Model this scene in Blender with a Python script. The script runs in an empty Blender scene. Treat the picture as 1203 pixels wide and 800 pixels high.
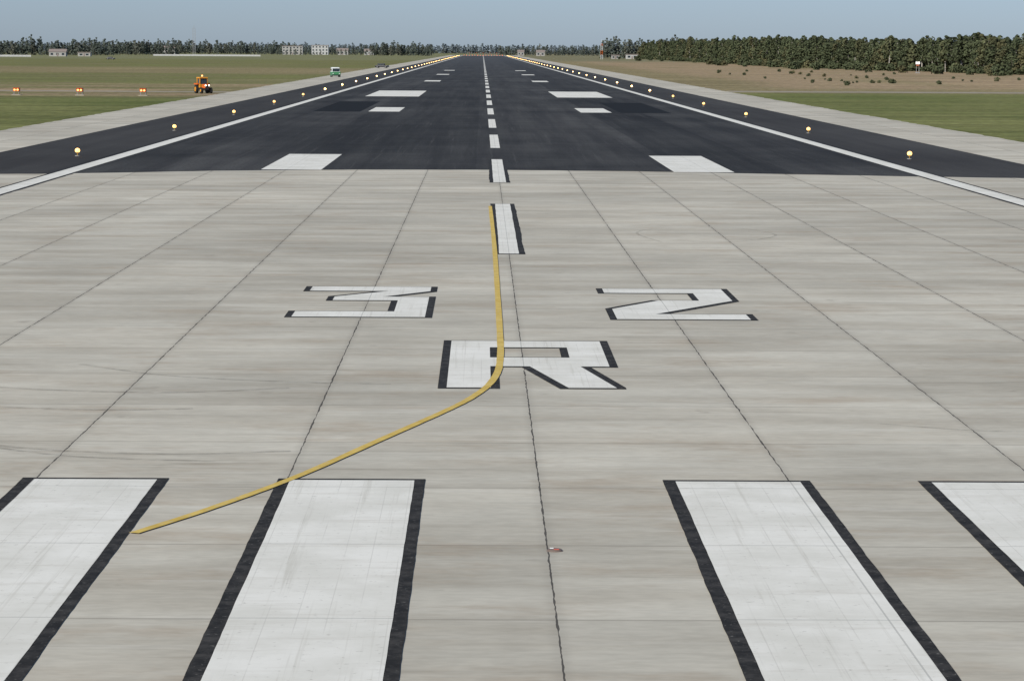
import bpy, bmesh, math, random
from mathutils import Vector, Matrix, geometry
random.seed(7)
scene = bpy.context.scene
col = scene.collection

# ------------------------------------------------------------ node helper
class NT:
    def __init__(s, name, rough=0.9, spec=0.25):
        s.m = bpy.data.materials.new(name); s.m.use_nodes = True
        s.t = s.m.node_tree; s.b = s.t.nodes["Principled BSDF"]
        s.b.inputs["Roughness"].default_value = rough
        s.b.inputs["Specular IOR Level"].default_value = spec
        g = s.t.nodes.new("ShaderNodeNewGeometry"); s.pos = g.outputs["Position"]
        sp = s.t.nodes.new("ShaderNodeSeparateXYZ"); s.t.links.new(s.pos, sp.inputs[0])
        s.x, s.y, s.z = sp.outputs
    def _in(s, sock, v):
        if isinstance(v, (int, float)): sock.default_value = v
        elif isinstance(v, (tuple, list)): sock.default_value = (*v, 1) if len(sock.default_value) == 4 and len(v) == 3 else v
        else: s.t.links.new(v, sock)
    def math(s, op, a, b=0.0, c=0.0, clamp=False):
        n = s.t.nodes.new("ShaderNodeMath"); n.operation = op; n.use_clamp = clamp
        s._in(n.inputs[0], a); s._in(n.inputs[1], b); s._in(n.inputs[2], c); return n.outputs[0]
    def comb(s, x, y, z=0.0):
        n = s.t.nodes.new("ShaderNodeCombineXYZ")
        for i, q in enumerate((x, y, z)): s._in(n.inputs[i], q)
        return n.outputs[0]
    def white(s, x, y=0.0):
        n = s.t.nodes.new("ShaderNodeTexWhiteNoise"); n.noise_dimensions = '2D'
        s.t.links.new(s.comb(x, y), n.inputs["Vector"]); return n.outputs[0]
    def noise(s, sc, detail=4, rough=0.6, off=(0, 0, 0), scale=1.0, dist=0.0, vec=None, rot=0.0):
        mp = s.t.nodes.new("ShaderNodeMapping"); mp.inputs["Scale"].default_value = sc; mp.inputs["Location"].default_value = off
        mp.inputs["Rotation"].default_value = (0, 0, rot)
        s.t.links.new(vec or s.pos, mp.inputs[0])
        n = s.t.nodes.new("ShaderNodeTexNoise"); n.inputs["Scale"].default_value = scale
        n.inputs["Detail"].default_value = detail; n.inputs["Roughness"].default_value = rough
        n.inputs["Distortion"].default_value = dist
        s.t.links.new(mp.outputs[0], n.inputs["Vector"]); return n.outputs[0]
    def mapr(s, v, a, b, c=0.0, d=1.0, smooth=True):
        n = s.t.nodes.new("ShaderNodeMapRange"); n.interpolation_type = 'SMOOTHSTEP' if smooth else 'LINEAR'
        s._in(n.inputs[0], v)
        for i, q in enumerate((a, b, c, d)): s._in(n.inputs[i + 1], q)
        return n.outputs[0]
    def mix(s, f, a, b, mode='MIX'):
        n = s.t.nodes.new("ShaderNodeMix"); n.data_type = 'RGBA'; n.blend_type = mode
        s._in(n.inputs[0], f); s._in(n.inputs[6], a); s._in(n.inputs[7], b); return n.outputs[2]
    def mulv(s, c, v):   # colour * scalar
        n = s.t.nodes.new("ShaderNodeVectorMath"); n.operation = 'SCALE'
        s._in(n.inputs[0], c); s._in(n.inputs["Scale"], v); return n.outputs[0]
    def out(s, c): s._in(s.b.inputs["Base Color"], c); return s.m

def simple(name, c, rough=0.6, spec=0.3, metal=0.0, var=0.15):
    n = NT(name, rough, spec); n.b.inputs["Metallic"].default_value = metal
    v = n.mapr(n.noise((1, 1, 1), 3, scale=2.5), 0.3, 0.7, 1 - var, 1 + var)
    return n.out(n.mulv(n.mix(0.0, c, c), v))

def emis(name, c, st):
    m = bpy.data.materials.new(name); m.use_nodes = True
    b = m.node_tree.nodes["Principled BSDF"]
    b.inputs["Base Color"].default_value = (*c, 1); b.inputs["Emission Color"].default_value = (*c, 1)
    b.inputs["Emission Strength"].default_value = st
    m.cycles.emission_sampling = 'NONE'
    return m

# ------------------------------------------------------------ surface materials
def m_concrete():
    n = NT("worn_concrete", 0.95, 0.12)
    lane = n.math('FLOOR', n.math('DIVIDE', n.x, 3.75))
    lr = n.white(lane, 3.0)
    # bands run across each poured lane and break at the joints
    vec = n.comb(n.math('ADD', n.x, n.math('MULTIPLY', lr, 37.0)), n.math('ADD', n.y, n.math('MULTIPLY', lr, 5.0)))
    A = n.noise((0.14, 0.55, 1), 3, 0.55, vec=vec)
    c = n.mix(n.mapr(A, 0.32, 0.68), (0.45, 0.415, 0.345), (0.54, 0.51, 0.435))
    B = n.noise((0.07, 0.06, 1), 2, 0.6, (31, 7, 0))
    c = n.mulv(c, n.mapr(B, 0.3, 0.7, 0.87, 1.07))
    M = n.noise((0.45, 0.4, 1), 3, 0.7, (3, 17, 0))
    c = n.mulv(c, n.mapr(M, 0.3, 0.7, 0.94, 1.05))
    # brownish transverse stains
    S = n.noise((0.22, 0.45, 1), 5, 0.72, (5, 90, 0))
    c = n.mix(n.mapr(S, 0.50, 0.68, 0, 0.55), c, (0.375, 0.31, 0.235))
    # long dark wipes, slightly oblique, only in dirty zones
    Z = n.noise((0.08, 0.08, 1), 2, 0.5, (8, 3, 0))
    W = n.noise((0.12, 1.7, 1), 4, 0.7, (55, 3, 0), dist=0.6, rot=0.05)
    c = n.mix(n.math('MULTIPLY', n.mapr(W, 0.53, 0.68, 0, 0.45), n.mapr(Z, 0.44, 0.6)), c, (0.26, 0.235, 0.19))
    W2 = n.noise((0.07, 1.1, 1), 3, 0.65, (15, 3, 0), dist=0.9, rot=-0.09)
    c = n.mix(n.math('MULTIPLY', n.mapr(W2, 0.58, 0.66, 0, 0.28), n.mapr(Z, 0.6, 0.4)), c, (0.28, 0.255, 0.21))
    L = n.noise((0.18, 1.6, 1), 3, 0.7, (5, 31, 0), vec=vec)
    c = n.mix(n.mapr(L, 0.54, 0.70, 0, 0.3), c, (0.61, 0.585, 0.52))
    # brushed texture
    F = n.noise((3, 7, 1), 2, 0.65, (9, 3, 0))
    c = n.mulv(c, n.mapr(F, 0.3, 0.7, 0.95, 1.05))
    # slab tone
    ly = n.math('FLOOR', n.math('DIVIDE', n.math('ADD', n.y, 1.7), 5.0))
    c = n.mulv(c, n.mapr(n.white(lane, ly), 0, 1, 0.92, 1.05, False))
    # joints
    wob = n.math('MULTIPLY', n.math('SUBTRACT', n.noise((0.5, 1.5, 1), 2, 0.6, (3, 3, 0)), 0.5), 0.05)
    fx = n.math('ABSOLUTE', n.math('SUBTRACT', n.math('FRACT', n.math('ADD', n.math('DIVIDE', n.math('ADD', n.x, wob), 3.75), 0.5)), 0.5))
    dx = n.math('MULTIPLY', fx, 3.75)
    wd = n.mapr(n.noise((2, 1.1, 1), 2, 0.7, (71, 3, 0)), 0.3, 0.7, 0.004, 0.018)
    jx = n.math('LESS_THAN', dx, wd)
    c = n.mix(n.mapr(dx, 0.0, 0.16, 0.18, 0.0), c, (0.2, 0.185, 0.16))
    fy = n.math('ABSOLUTE', n.math('SUBTRACT', n.math('FRACT', n.math('DIVIDE', n.math('ADD', n.y, 1.7), 5.0)), 0.5))
    fy2 = n.math('MULTIPLY', n.math('SUBTRACT', 0.5, fy), 5.0)
    c = n.mix(n.math('MULTIPLY', n.math('LESS_THAN', fy2, 0.035), 0.4), c, (0.18, 0.16, 0.135))
    c = n.mix(n.math('MULTIPLY', jx, 0.9), c, (0.06, 0.055, 0.05))
    # dark spots
    P = n.noise((0.9, 0.9, 1), 3, 0.6, (17, 3, 0), 1.0)
    c = n.mix(n.mapr(P, 0.66, 0.78, 0, 0.45), c, (0.22, 0.195, 0.16))
    return n.out(c)

def m_asphalt():
    n = NT("fresh_asphalt", 0.9, 0.12)
    A = n.noise((0.5, 0.012, 1), 4, 0.65)
    c = n.mix(n.mapr(A, 0.3, 0.7), (0.026, 0.025, 0.0245), (0.045, 0.044, 0.042))
    B = n.noise((0.05, 0.03, 1), 4, 0.65, (4, 8, 0))
    c = n.mulv(c, n.mapr(B, 0.3, 0.7, 0.72, 1.35))
    ln = n.math('FLOOR', n.math('DIVIDE', n.math('ADD', n.x, 1.2), 5.6))
    c = n.mulv(c, n.mapr(n.white(ln), 0, 1, 0.80, 1.3, False))
    G = n.noise((8, 2, 1), 2, 0.7)
    c = n.mulv(c, n.mapr(G, 0.3, 0.7, 0.8, 1.2))
    D = n.noise((2.2, 0.03, 1), 4, 0.7, (12, 8, 0))
    c = n.mix(n.mapr(D, 0.56, 0.75, 0, 0.45), c, (0.10, 0.098, 0.093))
    T = n.noise((0.12, 0.5, 1), 4, 0.7, (12, 8, 0))
    c = n.mix(n.mapr(T, 0.56, 0.72, 0, 0.4), c, (0.08, 0.078, 0.075))
    ax = n.math('ABSOLUTE', n.x)
    c = n.mix(n.mapr(ax, 23.0, 23.4, 0, 0.4, False), c, (0.058, 0.053, 0.049))
    c = n.mix(n.mapr(n.y, 300, 2000, 0, 0.6, False), c, (0.085, 0.09, 0.098))  # air haze painted into the asphalt colour, paler and bluer with distance
    return n.out(c)

def m_white():
    n = NT("white_road_paint", 0.85, 0.15)
    A = n.noise((0.6, 0.5, 1), 5, 0.65)
    c = n.mix(n.mapr(A, 0.3, 0.7), (0.65, 0.635, 0.575), (0.775, 0.76, 0.705))
    T = n.noise((7, 0.12, 1), 4, 0.7, (3, 5, 0))
    c = n.mix(n.mapr(T, 0.54, 0.72, 0, 0.5), c, (0.50, 0.48, 0.42))
    S = n.noise((0.35, 2.5, 1), 4, 0.7, (3, 55, 0))
    c = n.mix(n.mapr(S, 0.50, 0.72, 0, 0.5), c, (0.54, 0.51, 0.45))
    fx = n.math('ABSOLUTE', n.math('SUBTRACT', n.math('FRACT', n.math('ADD', n.math('DIVIDE', n.x, 3.75), 0.5)), 0.5))
    c = n.mix(n.math('MULTIPLY', n.math('LESS_THAN', fx, 0.003), 0.5), c, (0.3, 0.3, 0.28))
    fy = n.math('ABSOLUTE', n.math('SUBTRACT', n.math('FRACT', n.math('DIVIDE', n.math('ADD', n.y, 1.7), 5.0)), 0.5))
    c = n.mix(n.math('MULTIPLY', n.math('GREATER_THAN', fy, 0.4945), 0.35), c, (0.3, 0.3, 0.28))
    # spray-pass seams
    gx = n.math('ABSOLUTE', n.math('SUBTRACT', n.math('FRACT', n.math('MULTIPLY', n.x, 2.9)), 0.5))
    c = n.mix(n.math('MULTIPLY', n.math('LESS_THAN', gx, 0.02), n.mapr(n.noise((3, .3, 1), 3), 0.4, 0.6, 0, 0.3)), c, (0.42, 0.40, 0.36))
    P = n.noise((9, 9, 1), 3, 0.6, (3, 5, 0))
    c = n.mix(n.mapr(P, 0.60, 0.74, 0, 0.6), c, (0.42, 0.40, 0.36))
    return n.out(c)

def m_black():
    n = NT("black_road_paint", 0.85, 0.12)
    A = n.noise((3, 3, 1), 4, 0.7)
    c = n.mix(n.mapr(A, 0.35, 0.75), (0.020, 0.019, 0.018), (0.06, 0.056, 0.052))
    P = n.noise((14, 14, 1), 3, 0.6, (3, 5, 0))
    c = n.mix(n.mapr(P, 0.60, 0.74, 0, 0.6), c, (0.25, 0.24, 0.22))
    return n.out(c)

def m_yellow():
    n = NT("yellow_road_paint", 0.9, 0.1)
    A = n.noise((3, 2, 1), 4, 0.7)
    c = n.mix(n.mapr(A, 0.3, 0.7), (0.53, 0.37, 0.085), (0.65, 0.48, 0.14))
    P = n.noise((10, 10, 1), 3, 0.6, (3, 5, 0))
    c = n.mix(n.mapr(P, 0.52, 0.74, 0, 0.7), c, (0.46, 0.42, 0.34))
    return n.out(c)

def m_ground():
    n = NT("airfield_grass", 1.0, 0.03)
    b = n.noise((0.03, 0.012, 1), 5, 0.65)
    g = n.mix(n.mapr(b, 0.35, 0.65), (0.115, 0.135, 0.045), (0.175, 0.18, 0.07))
    f = n.noise((0.6, 0.25, 1), 4, 0.7, (7, 7, 0))
    olive = n.mix(n.mapr(f, 0.3, 0.7), (0.155, 0.15, 0.068), (0.225, 0.20, 0.10))
    brown = n.mix(n.mapr(f, 0.3, 0.7), (0.26, 0.195, 0.12), (0.38, 0.285, 0.18))
    wob = n.math('MULTIPLY', n.math('SUBTRACT', n.noise((0.012, 0.02, 1), 4, 0.6, (1, 2, 0)), 0.5), 1.0)
    yy = n.math('ADD', n.y, n.math('MULTIPLY', wob, 90))
    xx = n.math('ADD', n.x, n.math('MULTIPLY', wob, 40))
    L = n.mix(n.mapr(yy, 375, 400), g, n.mix(n.mapr(n.noise((0.01, 0.03, 1), 4), .4, .6), olive, brown))
    L = n.mix(n.mapr(yy, 500, 560), L, n.mix(n.mapr(b, 0.35, 0.65), olive, g))
    L = n.mix(n.math('MULTIPLY', n.mapr(yy, 720, 800), n.mapr(yy, 1050, 950)), L, n.mix(0.35, olive, brown))
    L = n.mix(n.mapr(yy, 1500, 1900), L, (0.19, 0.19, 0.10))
    R = n.mix(n.mapr(yy, 440, 480), g, n.mix(0.4, olive, brown))
    dry = n.math('MULTIPLY', n.mapr(yy, 490, 540), n.mapr(xx, 46, 60))
    R = n.mix(dry, R, n.mix(n.mapr(n.noise((0.03, 0.006, 1), 4, 0.6, (3, 3, 0)), 0.46, 0.70, 0, 0.5), brown, olive))
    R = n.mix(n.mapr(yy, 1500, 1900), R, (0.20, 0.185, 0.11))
    c = n.mix(n.mapr(n.x, -1, 1, 0, 1, False), L, R)
    m = n.noise((0.9, 0.4, 1), 4, 0.75, (2, 4, 0))
    c = n.mulv(c, n.mapr(m, 0.25, 0.75, 0.7, 1.3))
    m2 = n.noise((0.015, 0.10, 1), 4, 0.7, (2, 4, 0))
    c = n.mulv(c, n.mapr(m2, 0.3, 0.7, 0.74, 1.26))
    return n.out(c)

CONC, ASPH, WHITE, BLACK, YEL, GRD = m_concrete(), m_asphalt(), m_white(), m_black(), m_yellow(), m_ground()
TRACK = NT("gravel_track", 1, 0.1)
TRACK = TRACK.out(TRACK.mix(TRACK.mapr(TRACK.noise((0.1, 0.4, 1), 5), 0.3, 0.7), (0.22, 0.19, 0.14), (0.38, 0.34, 0.28)))

# ------------------------------------------------------------ mesh helpers
def mesh_obj(name, verts, faces, mats, midx=None, parent=None, smooth=False):
    me = bpy.data.meshes.new(name); me.from_pydata(verts, [], faces)
    for m in (mats if isinstance(mats, (list, tuple)) else [mats]): me.materials.append(m)
    if midx: me.polygons.foreach_set("material_index", midx)
    if smooth: me.polygons.foreach_set("use_smooth", [True] * len(faces))
    me.update()
    o = bpy.data.objects.new(name, me); col.objects.link(o)
    if parent: o.parent = parent
    return o

ZC, ZA, ZB, ZW, ZY = 0.010, 0.014, 0.018, 0.022, 0.026
mesh_obj("ground", [(-9000, -600, 0), (9000, -600, 0), (9000, 16000, 0), (-9000, 16000, 0)], [(0, 1, 2, 3)], GRD)
# pavement with a slightly ragged, grass-eaten outer edge
def ragged(x0, x1, y0, y1, z, amp, step):
    n = int((y1 - y0) / step); V = []; F = []
    for i in range(n + 1):
        y = y0 + (y1 - y0) * i / n
        V += [(x0 + random.uniform(-amp, amp), y, z), (x1 + random.uniform(-amp, amp), y, z)]
    for i in range(n): F.append((2 * i, 2 * i + 1, 2 * i + 3, 2 * i + 2))
    return V, F
V, F = ragged(-38, 38, -150, 3350, ZC, 0.16, 2.5)
mesh_obj("concrete_pavement", V, F, CONC)
bp = [(-30.3, 148.5), (-22.5, 150.5), (-15, 155), (-7.5, 157.5), (0, 158), (7.5, 157), (15, 154.5), (22.5, 152), (30.3, 150)]
bp2 = []
for i in range(len(bp) - 1):
    for j in range(8):
        u = j / 8; bp2.append((bp[i][0] + (bp[i + 1][0] - bp[i][0]) * u, bp[i][1] + (bp[i + 1][1] - bp[i][1]) * u + random.uniform(-.12, .12)))
bp2.append(bp[-1])
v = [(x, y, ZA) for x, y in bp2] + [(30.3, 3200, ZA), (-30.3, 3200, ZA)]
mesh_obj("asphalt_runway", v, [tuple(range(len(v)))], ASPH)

class Sheet:
    def __init__(s): s.v = []; s.f = []
    def poly(s, pts, z):
        b = len(s.v); s.v += [(x, y, z) for x, y in pts]; s.f.append(tuple(range(b, b + len(pts))))
    def rect(s, x0, x1, y0, y1, z, amp=0.0, step=0.8):
        if amp == 0: return s.poly([(x0, y0), (x1, y0), (x1, y1), (x0, y1)], z)
        n = max(1, int((y1 - y0) / step)); b = len(s.v)
        dl = dr = 0
        for i in range(n + 1):
            y = y0 + (y1 - y0) * i / n
            dl = dl * 0.6 + random.uniform(-amp, amp); dr = dr * 0.6 + random.uniform(-amp, amp)
            s.v += [(x0 + dl, y, z), (x1 + dr, y, z)]
        for i in range(n):
            k = b + 2 * i; s.f.append((k, k + 1, k + 3, k + 2))
    def make(s, name, mat): return mesh_obj(name, s.v, s.f, mat)

def union_polys(polys):
    vs = []; fs = []
    for p in polys:
        b = len(vs); vs += [Vector(q) for q in p]; fs.append(list(range(b, b + len(p))))
    r = geometry.delaunay_2d_cdt(vs, [], fs, 0, 1e-5)
    return [(q.x, q.y) for q in r[0]], [tuple(f) for f, o in zip(r[2], r[5]) if o]

def hull(pts):
    idx = geometry.convex_hull_2d([Vector(p) for p in pts]); return [pts[i] for i in idx]
def ccw(p):
    a = sum(p[i][0] * p[(i + 1) % len(p)][1] - p[(i + 1) % len(p)][0] * p[i][1] for i in range(len(p)))
    return p if a > 0 else p[::-1]

def glyph(name, polys, ox, oy, bx=0.17, by=0.13):
    W = [ccw([(ox + x, oy + y) for x, y in p]) for p in polys]
    B = [ccw(hull([(x + sx * bx, y + sy * by) for x, y in p for sx in (-1, 1) for sy in (-1, 1)])) for p in W]
    e = bpy.data.objects.new(name, None); col.objects.link(e)
    for nm, P, z, m in (("paint_outline", B, ZB, BLACK), ("paint_fill", W, ZW, WHITE)):
        vv, ff = union_polys(P)
        ff = [f if sum(vv[f[i]][0] * vv[f[(i + 1) % 3]][1] - vv[f[(i + 1) % 3]][0] * vv[f[i]][1] for i in range(3)) > 0 else f[::-1] for f in ff]
        mesh_obj(nm, [(x, y, z) for x, y in vv], ff, m, parent=e)
def R_(x0, y0, x1, y1): return [(x0, y0), (x1, y0), (x1, y1), (x0, y1)]
glyph("runway_digit_three", [R_(0, 7.6, 3.2, 9), [(2.1, 7.6), (3.2, 7.6), (2.0, 5.8), (0.75, 5.8)], R_(0.75, 4.7, 3.2, 5.8),
      R_(2.42, 0, 3.2, 5.6), R_(0, 0, 3.2, 1.5)], -5.42, 70.8)
glyph("runway_digit_two", [R_(0, 7.6, 3.2, 9), R_(2.35, 5.3, 3.2, 9), [(1.3, 5.3), (3.2, 5.3), (1.0, 1.4), (0, 1.4), (0, 2.8)],
      R_(0, 0, 3.2, 1.4)], 2.38, 70.5)
glyph("runway_letter_r", [R_(-1.52, 56.1, -0.68, 65.1), R_(-1.52, 63.7, 1.74, 65.1), R_(0.98, 59.9, 1.74, 65.1),
      R_(-1.52, 59.9, 1.74, 61.6), [(0.12, 59.9), (1.15, 59.9), (1.72, 56.1), (0.80, 56.1)]], 0, 0)

# threshold stripes
blk, wht = Sheet(), Sheet()
keys = [(-3.70, -1.85), (2.04, 3.90), (-7.50, -5.68), (5.86, 7.68)]
for k in range(2, 6):
    keys += [(-7.5 - 3.75 * (k - 1), -5.68 - 3.75 * (k - 1)), (5.86 + 3.75 * (k - 1), 7.68 + 3.75 * (k - 1))]
for a, b in keys:
    blk.rect(a - 0.19, b + 0.16, 13.85, 44.15, ZB, 0.0055, 0.25)
    wht.rect(a, b, 14, 43.98, ZW, 0.003, 0.3)
blk.make("threshold_stripe_outline", BLACK); wht.make("threshold_stripes", WHITE)

# centre line, edge lines, touchdown and aiming markings
cb, cw = Sheet(), Sheet()
for k in range(0, 61):
    y0 = 93 + 50 * k
    cw.rect(-0.31, 0.31, y0, y0 + 30, ZW, 0.006 if k < 3 else 0)
    if k < 2: cb.rect(-0.50, 0.50, y0 - 0.2, y0 + 30.2, ZB, 0.015, 0.8)
cb.make("centre_line_outline", BLACK); cw.make("centre_line_marking", WHITE)
e, eb = Sheet(), Sheet()
for s in (-1, 1):
    e.rect(s * 22.3 - 0.45, s * 22.3 + 0.45, 14, 3195, ZW)
    eb.rect(s * 22.3 - 0.62, s * 22.3 + 0.62, 13.8, 165, ZB, 0.02)
eb.make("edge_line_outline", BLACK); e.make("edge_line_marking", WHITE)
t = Sheet()
for y0 in (157.6, 304, 592, 750, 900): 
    t.rect(-12.6, -9.4, y0 - (0.8 if y0 < 200 else 0), y0 + 22.5, ZW); t.rect(9.3, 12.5, y0 - (1.6 if y0 < 200 else 0), y0 + 22.5, ZW)
t.rect(-16.8, -9.5, 402, 458, ZW); t.rect(9.3, 16.8, 400, 456, ZW)
t.make("touchdown_zone_marking", WHITE)
p = Sheet(); p.rect(-18.3, -13.4, 303, 362, ZB); p.rect(13.4, 18.6, 303, 362, ZB)
p.make("asphalt_patch", simple("sealed_asphalt", (0.014, 0.014, 0.014), 0.9, 0.1))

# yellow lead-in line
def ribbon(pts, w, z, name, mat, sub=10, jit=0.0):
    P = [Vector((a, b)) for a, b in pts]; out = []
    for i in range(len(P) - 1):
        p0, p1, p2, p3 = P[max(i - 1, 0)], P[i], P[i + 1], P[min(i + 2, len(P) - 1)]
        for j in range(sub):
            u = j / sub
            out.append(0.5 * ((2 * p1) + (-p0 + p2) * u + (2 * p0 - 5 * p1 + 4 * p2 - p3) * u * u + (-p0 + 3 * p1 - 3 * p2 + p3) * u ** 3))
    out.append(P[-1]); v = []; f = []
    for i, q in enumerate(out):
        d = (out[min(i + 1, len(out) - 1)] - out[max(i - 1, 0)]).normalized(); nn = Vector((-d.y, d.x))
        ww = w / 2 + random.uniform(-jit, jit)
        a = q + nn * ww; b = q - nn * ww; v += [(a.x, a.y, z), (b.x, b.y, z)]
    for i in range(len(out) - 1): f.append((2 * i, 2 * i + 1, 2 * i + 3, 2 * i + 2))
    return mesh_obj(name, v, f, mat)
ribbon([(-0.52, 121.2), (-0.47, 105), (-0.445, 92.5), (-0.44, 76.6), (-0.445, 65.4), (-0.46, 62.2), (-0.52, 59.2), (-0.68, 56.9), (-0.93, 55.1), (-1.36, 53.0), (-2.5, 48.6),
        (-3.60, 44.4), (-4.62, 41.25), (-5.45, 39.1)], 0.145, ZY, "taxi_lead_line", YEL, 10, 0.004)

# faint tyre marks
tm = bpy.data.materials.new("rubber_smear"); tm.use_nodes = True
nt = tm.node_tree; pb = nt.nodes["Principled BSDF"]; pb.inputs["Base Color"].default_value = (0.07, 0.06, 0.05, 1); pb.inputs["Roughness"].default_value = 0.9
g = nt.nodes.new("ShaderNodeNewGeometry"); mp = nt.nodes.new("ShaderNodeMapping"); mp.inputs["Scale"].default_value = (1.5, 1.5, 1)
nz = nt.nodes.new("ShaderNodeTexNoise"); nz.inputs["Scale"].default_value = 1.0; nz.inputs["Detail"].default_value = 5; nz.inputs["Roughness"].default_value = 0.75
mr = nt.nodes.new("ShaderNodeMapRange"); mr.inputs[1].default_value = 0.36; mr.inputs[2].default_value = 0.75; mr.inputs[3].default_value = 0.0; mr.inputs[4].default_value = 0.36
nt.links.new(g.outputs["Position"], mp.inputs[0]); nt.links.new(mp.outputs[0], nz.inputs["Vector"]); nt.links.new(nz.outputs[0], mr.inputs[0]); nt.links.new(mr.outputs[0], pb.inputs["Alpha"])
marks = [
 ([(-12, 57), (-9, 55.5), (-6.5, 55.2), (-4.5, 56)], .2), ([(-11, 50), (-8.5, 47.6), (-6, 46.8), (-3.9, 47.2)], .16),
 ([(-10, 48.8), (-7.5, 46.6), (-5, 46)], .14), ([(-12, 53.5), (-8, 52.5), (-6, 52.7)], .2), 
 ([(5.2, 99), (4.6, 104), (5.8, 107), (8.4, 107), (9.4, 103), (7.6, 99.5), (5.6, 100)], .10),
 ([(-9, 60), (-7, 58), (-4.6, 57), (-2.6, 56.7)], .14), ([(6, 51), (8, 50), (11, 50.5)], .12)]
for i, (pp, w) in enumerate(marks): ribbon(pp, w, ZC + 0.0015 + 0.0003 * i, "tire_mark", tm, 12)

# gravel track strips through the grass
mesh_obj("gravel_track", [(38.3, 462, .008), (420, 472, .008), (420, 484, .008), (38.3, 476, .008)], [(0, 1, 2, 3)], TRACK)
mesh_obj("gravel_track", [(-420, 470, .006), (-38.3, 430, .006), (-38.3, 440, .006), (-420, 482, .006)], [(0, 1, 2, 3)], TRACK)

# ------------------------------------------------------------ part builder
def bm_box(bm, c, s, mi, bev=0.0, taper=None):
    r = bmesh.ops.create_cube(bm, size=1.0); vs = r["verts"]
    for q in vs:
        tx = ty = 1.0
        if taper and q.co.z > 0: tx, ty = taper
        q.co = Vector((q.co.x * s[0] * tx + c[0], q.co.y * s[1] * ty + c[1], q.co.z * s[2] + c[2]))
    fs = {f for q in vs for f in q.link_faces}
    for f in fs: f.material_index = mi
    if bev:
        es = list({e for q in vs for e in q.link_edges})
        r2 = bmesh.ops.bevel(bm, geom=es, offset=bev, segments=2, affect='EDGES', profile=0.5)
        for f in r2["faces"]: f.material_index = mi
def bm_cyl(bm, c, r, h, mi, axis='Z', r2=None, seg=16):
    rr = bmesh.ops.create_cone(bm, cap_ends=True, segments=seg, radius1=r, radius2=r if r2 is None else r2, depth=h)
    M = Matrix.Translation(c)
    if axis == 'X': M = M @ Matrix.Rotation(math.pi / 2, 4, 'Y')
    if axis == 'Y': M = M @ Matrix.Rotation(math.pi / 2, 4, 'X')
    bmesh.ops.transform(bm, matrix=M, verts=rr["verts"])
    for q in rr["verts"]:
        for f in q.link_faces: f.material_index = mi
def bm_sph(bm, c, r, mi, sc=(1, 1, 1)):
    rr = bmesh.ops.create_uvsphere(bm, u_segments=12, v_segments=8, radius=r)
    for q in rr["verts"]:
        q.co = Vector((q.co.x * sc[0] + c[0], q.co.y * sc[1] + c[1], q.co.z * sc[2] + c[2]))
        for f in q.link_faces: f.material_index = mi; f.smooth = True
def bm_mesh(name, fn, mats):
    bm = bmesh.new(); fn(bm); me = bpy.data.meshes.new(name); bm.to_mesh(me); bm.free()
    for m in mats: me.materials.append(m)
    return me
def place(name, me, loc, rz=0, sc=1, parent=None):
    o = bpy.data.objects.new(name, me); o.location = loc; o.rotation_euler = (0, 0, rz)
    o.scale = (sc, sc, sc) if isinstance(sc, (int, float)) else sc
    col.objects.link(o)
    if parent: o.parent = parent
    return o

YP = simple("yellow_fixture_paint", (0.35, 0.22, 0.04)); GREY = simple("grey_metal", (0.3, 0.3, 0.3), 0.5)
ORG = simple("orange_paint", (0.62, 0.13, 0.02), 0.45); RUB = simple("rubber", (0.02, 0.02, 0.02), 0.8)
GLASS = simple("dark_glass", (0.03, 0.04, 0.05), 0.1, 0.6); WP = simple("white_enamel", (0.72, 0.73, 0.72), 0.35, 0.5)
GRN = simple("green_enamel", (0.06, 0.22, 0.10), 0.4); BLK = simple("black_enamel", (0.02, 0.02, 0.025), 0.3, 0.5)
LN = emis("edge_lamp_glow", (1.0, 0.55, 0.17), 2.6); LF = emis("edge_lamp_glow_bright", (1.0, 0.60, 0.22), 11)
RED = emis("red_lamp_glow", (1.0, 0.12, 0.05), 8); WL = emis("white_lamp_glow", (1.0, 0.9, 0.75), 6); PL = emis("papi_lamp_glow", (1.0, 0.36, 0.12), 3.0)

def edge_light(bm):
    bm_cyl(bm, (0, 0, 0.02), 0.15, 0.04, 1, seg=16); bm_cyl(bm, (0, 0, 0.12), 0.03, 0.2, 0)
    bm_cyl(bm, (0, 0, 0.22), 0.08, 0.05, 0, r2=0.11); bm_sph(bm, (0, 0, 0.33), 0.15, 2, (1, 1, 0.95))
me_n = bm_mesh("runway_edge_light", edge_light, [YP, GREY, LN]); me_f = bm_mesh("runway_edge_light_far", edge_light, [YP, GREY, LF])
me_r = bm_mesh("runway_end_light", edge_light, [YP, GREY, RED])
for k in range(0, 54):
    for s in (-1, 1):
        place("runway_edge_light", me_n if k < 5 else me_f, (s * 24.8, 175 + 55 * k + (2 if s > 0 else 0), ZA))
for i in range(-7, 8): place("runway_end_light", me_r, (i * 3.0, 3203, ZC))

# inset centreline light
def inset(bm):
    bm_cyl(bm, (0, 0, 0.012), 0.11, 0.024, 0, r2=0.085, seg=20); bm_box(bm, (0.02, -0.04, 0.027), (0.07, 0.03, 0.012), 1, 0.003)
    bm_box(bm, (-0.04, 0.04, 0.027), (0.05, 0.03, 0.012), 2, 0.003)
place("inset_runway_light", bm_mesh("inset_runway_light", inset, [simple("rusty_metal", (0.16, 0.12, 0.10), 0.6), simple("red_lens", (0.5, 0.10, 0.06), .3), WP]), (0.09, 37.9, ZC))

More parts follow.
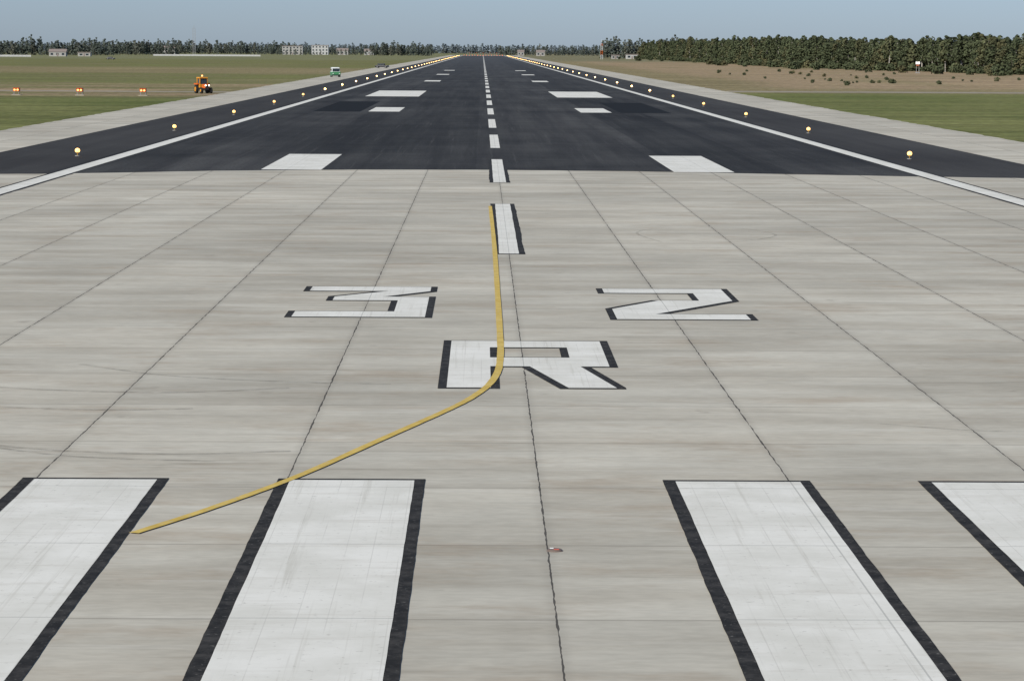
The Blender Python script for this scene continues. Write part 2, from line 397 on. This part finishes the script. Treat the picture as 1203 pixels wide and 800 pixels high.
# PAPI units
def papi(bm):
    for x in (-.35, .35):
        for y in (-.4, .4): bm_cyl(bm, (x, y, 0.25), 0.03, 0.5, 1)
    bm_box(bm, (0, 0, 0.72), (0.8, 1.1, 0.42), 0, 0.04); bm_box(bm, (0, -0.1, 0.96), (0.86, 1.3, 0.05), 0, 0.01)
    for x in (-.2, .2): bm_cyl(bm, (x, -0.565, 0.72), 0.13, 0.04, 2, 'Y')
    bm_box(bm, (0, 0, 0.03), (1.2, 1.3, 0.06), 3, 0.01)
mp_ = bm_mesh("papi_light_unit", papi, [ORG, GREY, PL, CONC])
for x in (-63.5, -55, -46.5): place("papi_light_unit", mp_, (x, 398, 0))

# utility tractor with beacon
def part(parent, nm, fn, mats):
    me = bm_mesh(nm, fn, mats); return place(nm, me, (0, 0, 0), parent=parent)
tr = bpy.data.objects.new("utility_tractor", None); tr.location = (-40.6, 421, 0); tr.rotation_euler = (0, 0, math.radians(25)); col.objects.link(tr)
YE = simple("construction_yellow", (0.62, 0.27, 0.03), 0.45)
part(tr, "hood", lambda b: (bm_box(b, (0, -1.0, 1.02), (0.75, 1.3, 0.6), 0, 0.08, (0.9, 0.95)), bm_box(b, (0, -1.67, 0.98), (0.55, 0.03, 0.4), 1), bm_box(b, (0, -0.2, 0.62), (0.6, 2.9, 0.25), 1, 0.03)), [ORG, BLK])
part(tr, "cab_glass", lambda b: bm_box(b, (0, 0.45, 1.55), (1.1, 1.15, 1.1), 0, 0.05, (0.9, 0.9)), [GLASS])
part(tr, "cab_frame", lambda b: [bm_box(b, (sx * 0.54, 0.45 + sy * 0.56, 1.55), (0.13, 0.13, 1.2), 0, 0.02) for sx in (-1, 1) for sy in (-1, 1)] + [bm_box(b, (0, 0.45, 2.2), (1.3, 1.35, 0.2), 0, 0.05), bm_box(b, (0, 0.45, 1.05), (1.25, 1.3, 0.5), 0, 0.06)], [YE])
part(tr, "rear_wheels", lambda b: [(bm_cyl(b, (sx * 0.82, 0.6, 0.6), 0.6, 0.3, 0, 'X', seg=24), bm_cyl(b, (sx * 0.99, 0.6, 0.6), 0.34, 0.06, 1, 'X')) for sx in (-1, 1)], [RUB, YE])
part(tr, "front_wheels", lambda b: [(bm_cyl(b, (sx * 0.7, -1.25, 0.42), 0.42, 0.26, 0, 'X', seg=20), bm_cyl(b, (sx * 0.84, -1.25, 0.42), 0.2, 0.06, 1, 'X')) for sx in (-1, 1)], [RUB, YE])
part(tr, "fenders", lambda b: [bm_box(b, (sx * 0.82, 0.6, 1.34), (0.4, 1.2, 0.22), 0, 0.06) for sx in (-1, 1)], [ORG])
part(tr, "headlights", lambda b: [bm_cyl(b, (sx * 0.25, -1.69, 1.15), 0.09, 0.04, 0, 'Y') for sx in (-1, 1)], [WL])
part(tr, "exhaust", lambda b: bm_cyl(b, (0.28, -0.7, 1.65), 0.04, 0.8, 0), [BLK])
part(tr, "beacon", lambda b: (bm_cyl(b, (0, 0.45, 2.34), 0.1, 0.08, 1), bm_sph(b, (0, 0.45, 2.46), 0.12, 0, (1, 1, 1.3))), [PL, BLK])

def vehicle(name, loc, rz, L, W, H, low, up, van=True):
    e = bpy.data.objects.new(name, None); e.location = loc; e.rotation_euler = (0, 0, rz); col.objects.link(e)
    hb = H * (0.5 if van else 0.52)
    part(e, "body", lambda b: bm_box(b, (0, 0, 0.3 + (hb - .3) / 2 + 0.05), (W, L, hb - 0.2), 0, 0.09), [low])
    yc, yl = (L * 0.08, L * 0.80) if van else (L * 0.06, L * 0.55)
    part(e, "cabin", lambda b: bm_box(b, (0, yc, hb + (H - hb) / 2), (W * 0.95, yl, H - hb), 0, 0.09, (0.88, 0.9)), [up])
    part(e, "windscreen", lambda b: bm_box(b, (0, yc - yl * 0.488, hb + (H - hb) * 0.45), (W * 0.8, 0.04, (H - hb) * 0.66), 0, 0.01), [GLASS])
    part(e, "side_windows", lambda b: [bm_box(b, (s * W * 0.462, yc, hb + (H - hb) * 0.45), (0.03, yl * 0.7, (H - hb) * 0.5), 0, 0.01) for s in (-1, 1)], [GLASS])
    part(e, "wheels", lambda b: [(bm_cyl(b, (s * (W / 2 - 0.1), y, 0.33), 0.33, 0.22, 0, 'X', seg=20), bm_cyl(b, (s * (W / 2 + 0.015), y, 0.33), 0.18, 0.02, 1, 'X')) for s in (-1, 1) for y in (-L * 0.32, L * 0.32)], [RUB, GREY])
    part(e, "bumper", lambda b: bm_box(b, (0, -L / 2 - 0.03, 0.45), (W * 0.98, 0.14, 0.22), 0, 0.03), [BLK])
    part(e, "headlights", lambda b: [bm_cyl(b, (s * W * 0.36, -L / 2 - 0.01, hb * 0.72), 0.11, 0.05, 0, 'Y') for s in (-1, 1)], [WP])
    return e
vehicle("utility_van", (-34.5, 676, ZC), math.radians(8), 4.8, 2.0, 2.2, GRN, WP)
vehicle("parked_car", (-35.2, 1010, ZC), math.radians(75), 4.5, 1.8, 1.5, BLK, BLK, False)
vehicle("parked_car", (-202, 1600, 0), math.radians(75), 4.5, 1.8, 1.5, BLK, BLK, False)

# ------------------------------------------------------------ buildings & masts
BR = simple("plaster_wall", (0.36, 0.35, 0.33), 0.9); RF = simple("roof_sheet", (0.24, 0.20, 0.18), 0.8); WT = simple("pale_wall", (0.46, 0.46, 0.45), 0.9)
def building(name, loc, w, d, h, floors, gable=True, rz=0, wall=BR):
    e = bpy.data.objects.new(name, None); e.location = loc; e.rotation_euler = (0, 0, rz); col.objects.link(e)
    part(e, "walls", lambda b: bm_box(b, (0, 0, h / 2), (w, d, h), 0), [wall])
    if gable:
        rh = d * 0.3; W2, D2 = w / 2 + .4, d / 2 + .4
        mesh_obj("roof", [(-W2, -D2, h + .01), (W2, -D2, h + .01), (W2, D2, h + .01), (-W2, D2, h + .01), (-W2, 0, h + rh), (W2, 0, h + rh)],
                      [(0, 1, 5, 4), (2, 3, 4, 5), (1, 2, 5), (3, 0, 4), (3, 2, 1, 0)], RF, parent=e)
    else:
        part(e, "roof", lambda b: bm_box(b, (0, 0, h + .26), (w + .6, d + .6, .5), 0), [RF])
    def win(b):
        fh = h / floors; n = max(2, int(w / 3.2))
        for i in range(n):
            for j in range(floors):
                bm_box(b, (-w / 2 + (i + .5) * w / n, -d / 2 - .02, fh * (j + .52)), (w / n * .45, .08, fh * .45), 0)
    part(e, "windows", win, [GLASS])
    part(e, "door", lambda b: bm_box(b, (w * .5 * .02, -d / 2 - .03, 1.05), (1.1, .1, 2.1), 0), [RF])
building("airfield_hut", (-305, 2120, 0), 12, 7, 3.2, 1)
building("storage_shed", (-290, 2150, 0), 9, 7, 2.6, 1, False)
building("apartment_block", (-205, 3180, 0), 22, 12, 9, 3, False)
building("apartment_block", (-176, 3190, 0), 18, 12, 10, 3, False, wall=WT)
building("farm_house", (-150, 3150, 0), 12, 9, 4.5, 1)
building("farm_house", (-122, 3160, 0), 10, 9, 4, 1, wall=WT)
building("farm_house", (-335, 3150, 0), 14, 9, 6, 2)
building("equipment_hut", (113, 2250, 0), 9, 5, 3.2, 1, False, wall=WT)
building("equipment_hut", (100, 2240, 0), 6, 4, 2.6, 1, False)
building("farm_house", (62, 3200, 0), 9, 8, 4, 1)
building("farm_house", (42, 3300, 0), 7, 8, 4, 1)
def fence(x0, x1, y, h, name="concrete_fence"):
    def f(b):
        n = int((x1 - x0) / 3)
        for i in range(n): bm_box(b, (x0 + 3 * i + 1.5, y, h / 2), (2.8, .15, h), 0); bm_box(b, (x0 + 3 * i, y, h / 2 + .1), (.25, .3, h + .2), 0)
    place(name, bm_mesh(name, f, [WT]), (0, 0, 0))
fence(-345, -305, 2000, 1.2); fence(-268, -180, 2400, 1.3)

def mast(name, loc, h, w, mats, lamp=None):
    def f(b):
        n = max(3, int(h / (w * 1.3)))
        for i in range(n):
            z0, z1 = h * i / n, h * (i + 1) / n; mi = (i // 2) % 2
            for sx in (-1, 1):
                for sy in (-1, 1): bm_box(b, (sx * w / 2, sy * w / 2, (z0 + z1) / 2), (.2, .2, z1 - z0), mi)
                bm_box(b, (0, sx * w / 2, z1), (w, .14, .14), mi); bm_box(b, (sx * w / 2, 0, z1), (.14, w, .14), mi)
        bm_cyl(b, (0, 0, h + 1.5), .1, 3, 0)
    place(name, bm_mesh(name, f, mats), loc)
mast("radio_mast", (-272, 2780, 0), 25, 2.0, [GREY, GREY])
mast("radio_mast", (84, 2100, 0), 11, 1.2, [WP, ORG])

# white and red obstruction marker on the right
def marker(b):
    for x in (-.4, .4): bm_cyl(b, (x, 0, 1.1), .08, 2.2, 0)
    bm_box(b, (0, 0, 2.4), (1.0, .4, 0.5), 1, .05); bm_box(b, (0, 0, 3.1), (1.3, .4, .85), 2, .05)
    bm_cyl(b, (-.32, -.22, 3.1), .2, .06, 3, 'Y'); bm_cyl(b, (.32, -.22, 3.1), .2, .06, 3, 'Y'); bm_box(b, (0, 0, .1), (1.4, 1.0, .2), 0, .03)
place("obstruction_beacon", bm_mesh("obstruction_beacon", marker, [GREY, simple("faded_red_paint", (.35, .12, .06)), WP, WL]), (132, 900, 0))

# localizer antenna behind runway end
def loc(b):
    for i in range(-7, 8):
        x = i * 2.6; bm_cyl(b, (x, 0, 1.3), .07, 2.6, 0); bm_box(b, (x, 0, 2.5), (1.5, 2.2, .3), 0 if i % 3 else 1, .03)
    bm_box(b, (0, .2, 1.9), (38, .2, .2), 0)
place("localizer_antenna", bm_mesh("localizer_antenna", loc, [GREY, ORG]), (0, 3420, 0))

# ------------------------------------------------------------ trees
def m_leaf(name, dark, light, autumn, afac):
    n = NT(name, 0.9, 0.1)
    at = n.t.nodes.new("ShaderNodeAttribute"); at.attribute_name = "tone"
    oi = n.t.nodes.new("ShaderNodeObjectInfo")
    c = n.mix(at.outputs["Fac"], dark, light)
    c = n.mix(n.mapr(oi.outputs["Random"], 0.65, 1.0, 0, afac), c, autumn)
    r2 = n.math('FRACT', n.math('MULTIPLY', oi.outputs["Random"], 7.31))
    c = n.mulv(c, n.mapr(r2, 0, 1, .8, 1.2, False))
    return n.out(c)
LEAF_N = m_leaf("forest_leaves", (0.050, 0.061, 0.034), (0.092, 0.106, 0.054), (0.14, 0.12, 0.06), .6)
LEAF_F = m_leaf("distant_leaves", (0.080, 0.095, 0.083), (0.115, 0.135, 0.11), (0.145, 0.135, 0.10), .5)  # this and the hazy set: air haze put into paler, bluer leaf colours
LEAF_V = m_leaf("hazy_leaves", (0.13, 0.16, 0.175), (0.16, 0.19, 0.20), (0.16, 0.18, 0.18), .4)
BARK = simple("tree_bark", (0.14, 0.115, 0.09), 0.95); BIRCH = simple("pale_bark", (0.44, 0.41, 0.36), 0.9)

def tree_mesh(name, seed, H, crown0, rad, nleaf, bark, leaf, kind, ls=1.0):
    rnd = random.Random(seed); V = []; F = []; MI = []; T = []
    def tube(p0, p1, r0, r1, seg=5):
        d = (p1 - p0).normalized(); a = d.orthogonal().normalized(); b = d.cross(a); k = len(V)
        for p, r in ((p0, r0), (p1, r1)):
            for i in range(seg):
                t = 2 * math.pi * i / seg; V.append(p + a * math.cos(t) * r + b * math.sin(t) * r)
        for i in range(seg): F.append((k + i, k + (i + 1) % seg, k + seg + (i + 1) % seg, k + seg + i)); MI.append(0); T.append(.5)
    pts = [Vector((0, 0, 0))]
    for i in range(1, 5): pts.append(Vector((rnd.uniform(-.25, .25), rnd.uniform(-.25, .25), H * .92 * i / 4)))
    for i in range(4): tube(pts[i], pts[i + 1], .17 * (1 - i / 4.6), .17 * (1 - (i + 1) / 4.6))
    clumps = []
    for i in range(14):
        z = crown0 + (H - crown0) * (i + rnd.random()) / 14; u = (z - crown0) / (H - crown0)
        if kind == 'cone': rr = rad * (1 - u) * .95 + .25
        else: rr = rad * math.sqrt(max(0.05, 1 - (2 * u - .85) ** 2 * .75))
        a = rnd.uniform(0, 6.28); q = rr * rnd.uniform(.35, .85)
        c = Vector((q * math.cos(a), q * math.sin(a), z)); s = rr * rnd.uniform(.35, .6) + .25
        clumps.append((c, s, rnd.random())); tube(Vector((0, 0, max(crown0 * .8, z - 1.2))), c, .06, .02, 3)
    for j in range(nleaf):
        c, s, tone = clumps[j % len(clumps)]
        d = Vector((rnd.gauss(0, 1), rnd.gauss(0, 1), rnd.gauss(0, .8))).normalized() * s * rnd.uniform(.6, 1.15)
        p = c + d; sz = rnd.uniform(.25, .55) * ls
        n = (d.normalized() + Vector((rnd.uniform(-.7, .7), rnd.uniform(-.7, .7), rnd.uniform(-.3, .9)))).normalized()
        a = n.orthogonal().normalized(); b = n.cross(a); k = len(V)
        V.extend([p + a * sz + b * sz * .2, p + b * sz * .8, p - a * sz * .9, p - b * sz * .7]); F.append((k, k + 1, k + 2, k + 3)); MI.append(1)
        T.append(min(1, max(0, tone * .6 + rnd.random() * .4)))
    me = bpy.data.meshes.new(name); me.from_pydata([tuple(v) for v in V], [], F); me.materials.append(bark); me.materials.append(leaf)
    me.polygons.foreach_set("material_index", MI)
    at = me.attributes.new("tone", 'FLOAT', 'FACE'); at.data.foreach_set("value", T); me.update(); return me

spec = [(12.5, 2.2, 2.4, 520, 'round'), (13.5, 3.2, 2.4, 520, 'round'), (12.0, 1.2, 2.3, 520, 'cone'), (14, 4.6, 2.2, 450, 'round'), (10.5, 1.2, 2.6, 520, 'round')]
near = [tree_mesh("near_tree_%d" % i, 10 + i, h, c, r, n, BIRCH if i in (1, 3) else BARK, LEAF_N, k, 1.15) for i, (h, c, r, n, k) in enumerate(spec)]
pine = [tree_mesh("tall_trunk_tree_%d" % i, 60 + i, 13.0, 4.6, 2.3, 480, BIRCH, LEAF_N, 'round', 1.15) for i in range(3)]
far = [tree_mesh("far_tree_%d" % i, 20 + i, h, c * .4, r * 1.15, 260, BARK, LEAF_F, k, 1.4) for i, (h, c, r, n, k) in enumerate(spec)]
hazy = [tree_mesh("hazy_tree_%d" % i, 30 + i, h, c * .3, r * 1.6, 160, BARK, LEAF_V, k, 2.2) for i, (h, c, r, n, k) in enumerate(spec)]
bush = [tree_mesh("bush_%d" % i, 40 + i, 2.6, .2, 1.8, 260, BARK, LEAF_N, 'round') for i in range(3)]

def group(name):
    e = bpy.data.objects.new(name, None); col.objects.link(e); return e
def scatter(g, meshes, pts, s0, s1, hf=lambda x, y: 1.0):
    for x, y in pts:
        s = random.uniform(s0, s1); place("tree", random.choice(meshes), (x, y, 0), random.uniform(0, 6.28), (s * 1.05, s * 1.05, s * random.uniform(.92, 1.06) * hf(x, y)), g)
fx = lambda y: 127 + max(0, 1130 - y) * .125 + 3 * math.sin(y * .013) + 2 * math.sin(y * .041)
g = group("forest_edge"); pts = []; tall = []
y = 760.0
while y < 2350:
    front = (fx(y) + random.uniform(-1.5, 1.5), y)
    (tall if 885 < y < 990 and random.random() < .65 else pts).append(front)
    pts += [(fx(y) + 5 + random.uniform(-1.5, 1.5), y + 1.5), (fx(y) + 11 + random.uniform(-2, 2), y)]
    if random.random() < .6: pts.append((fx(y) + 18 + random.uniform(-4, 4), y))
    y += random.uniform(2.6, 4.6) * (1 if y < 1300 else 1.6)
hgt = lambda x, y: (0.80 + 0.16 * min(1, max(0, (y - 850) / 900))) * (1 + .06 * math.sin(y * .021))
scatter(g, near, pts, .80, 1.04, hgt); scatter(g, pine, tall, .85, 1.0, hgt)
g = group("forest_undergrowth"); pts = []
y = 760.0
while y < 2300:
    if not 885 < y < 990 or random.random() < .6:
        pts += [(fx(y) - 3 + random.gauss(0, 2), y), (fx(y) + 3 + random.gauss(0, 1.5), y + 1)]
    if random.random() < .12: pts.append((fx(y) - random.uniform(4, 30), y))
    y += random.uniform(2.2, 4.5) * (1 if y < 1300 else 2)
scatter(g, bush, pts, .5, 1.1)
g = group("field_shrubs"); pts = [(random.uniform(62, 125), random.uniform(560, 950)) for _ in range(40)] + [(78 + random.uniform(-6, 6), 610 + random.uniform(-12, 12)) for _ in range(8)]
scatter(g, bush, pts, .12, .34)

def line(name, meshes, x0, x1, y, rows, sp, s0, s1):
    g = group(name); pts = []
    for r in range(rows):
        x = x0
        while x < x1:
            pts.append((x, y + r * 6 + random.uniform(-4, 4))); x += random.uniform(.6, 1.4) * sp
    scatter(g, meshes, pts, s0, s1)
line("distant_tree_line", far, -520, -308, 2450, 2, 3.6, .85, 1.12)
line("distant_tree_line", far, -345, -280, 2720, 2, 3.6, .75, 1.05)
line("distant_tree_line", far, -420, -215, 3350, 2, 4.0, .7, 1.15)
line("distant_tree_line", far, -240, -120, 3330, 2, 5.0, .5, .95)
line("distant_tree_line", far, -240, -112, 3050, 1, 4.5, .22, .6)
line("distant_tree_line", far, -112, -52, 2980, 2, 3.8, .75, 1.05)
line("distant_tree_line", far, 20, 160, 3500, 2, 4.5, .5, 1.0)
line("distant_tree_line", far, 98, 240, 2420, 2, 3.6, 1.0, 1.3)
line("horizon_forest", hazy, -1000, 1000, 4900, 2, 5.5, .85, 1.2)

# ------------------------------------------------------------ light, world, camera
EL, AZ = math.radians(33), math.radians(222)
w = bpy.data.worlds.new("World"); scene.world = w; w.use_nodes = True
nt = w.node_tree; bg = nt.nodes["Background"]; bg.inputs["Strength"].default_value = 0.09
sk = nt.nodes.new("ShaderNodeTexSky"); sk.sky_type = 'NISHITA'; sk.sun_disc = False
sk.sun_elevation = EL; sk.sun_rotation = AZ; sk.air_density = 1.0; sk.dust_density = 0.3; sk.ozone_density = 2.5
# clear-air tint of the band just above the horizon
tc = nt.nodes.new("ShaderNodeTexCoord"); sp = nt.nodes.new("ShaderNodeSeparateXYZ"); nt.links.new(tc.outputs["Generated"], sp.inputs[0])
m1 = nt.nodes.new("ShaderNodeMapRange"); m1.inputs[1].default_value = 0.0; m1.inputs[2].default_value = 0.35; m1.inputs[3].default_value = 1.0; m1.inputs[4].default_value = 0.0
nt.links.new(sp.outputs[2], m1.inputs[0])
mx = nt.nodes.new("ShaderNodeMix"); mx.data_type = 'RGBA'; mx.blend_type = 'MULTIPLY'; mx.inputs[7].default_value = (0.54, 0.70, 1.14, 1)
nt.links.new(m1.outputs[0], mx.inputs[0]); nt.links.new(sk.outputs[0], mx.inputs[6]); nt.links.new(mx.outputs[2], bg.inputs[0])
sl = bpy.data.lights.new("sun", 'SUN'); sl.energy = 4.55; sl.angle = math.radians(0.5); sl.color = (1, 0.955, 0.86)
so = bpy.data.objects.new("sun", sl); col.objects.link(so)
d = Vector((math.sin(AZ) * math.cos(EL), math.cos(AZ) * math.cos(EL), math.sin(EL)))
so.rotation_euler = d.to_track_quat('Z', 'Y').to_euler(); so.location = (0, 0, 100)

cam = bpy.data.cameras.new("camera"); co = bpy.data.objects.new("camera", cam); col.objects.link(co)
cam.sensor_width = 36; cam.lens = 103.3; cam.clip_start = 0.5; cam.clip_end = 30000
th = math.atan(340.8 / 3450); ps = 36.4 / 3450
M = Matrix.Rotation(-ps, 4, 'Z') @ Matrix.Rotation(math.pi / 2 - th, 4, 'X') @ Matrix.Rotation(0.0055, 4, 'Z')
co.matrix_world = Matrix.Translation((-0.868, 0.63, 6.40)) @ M
scene.camera = co
scene.view_settings.view_transform = 'Standard'; scene.view_settings.look = 'None'; scene.view_settings.exposure = 0
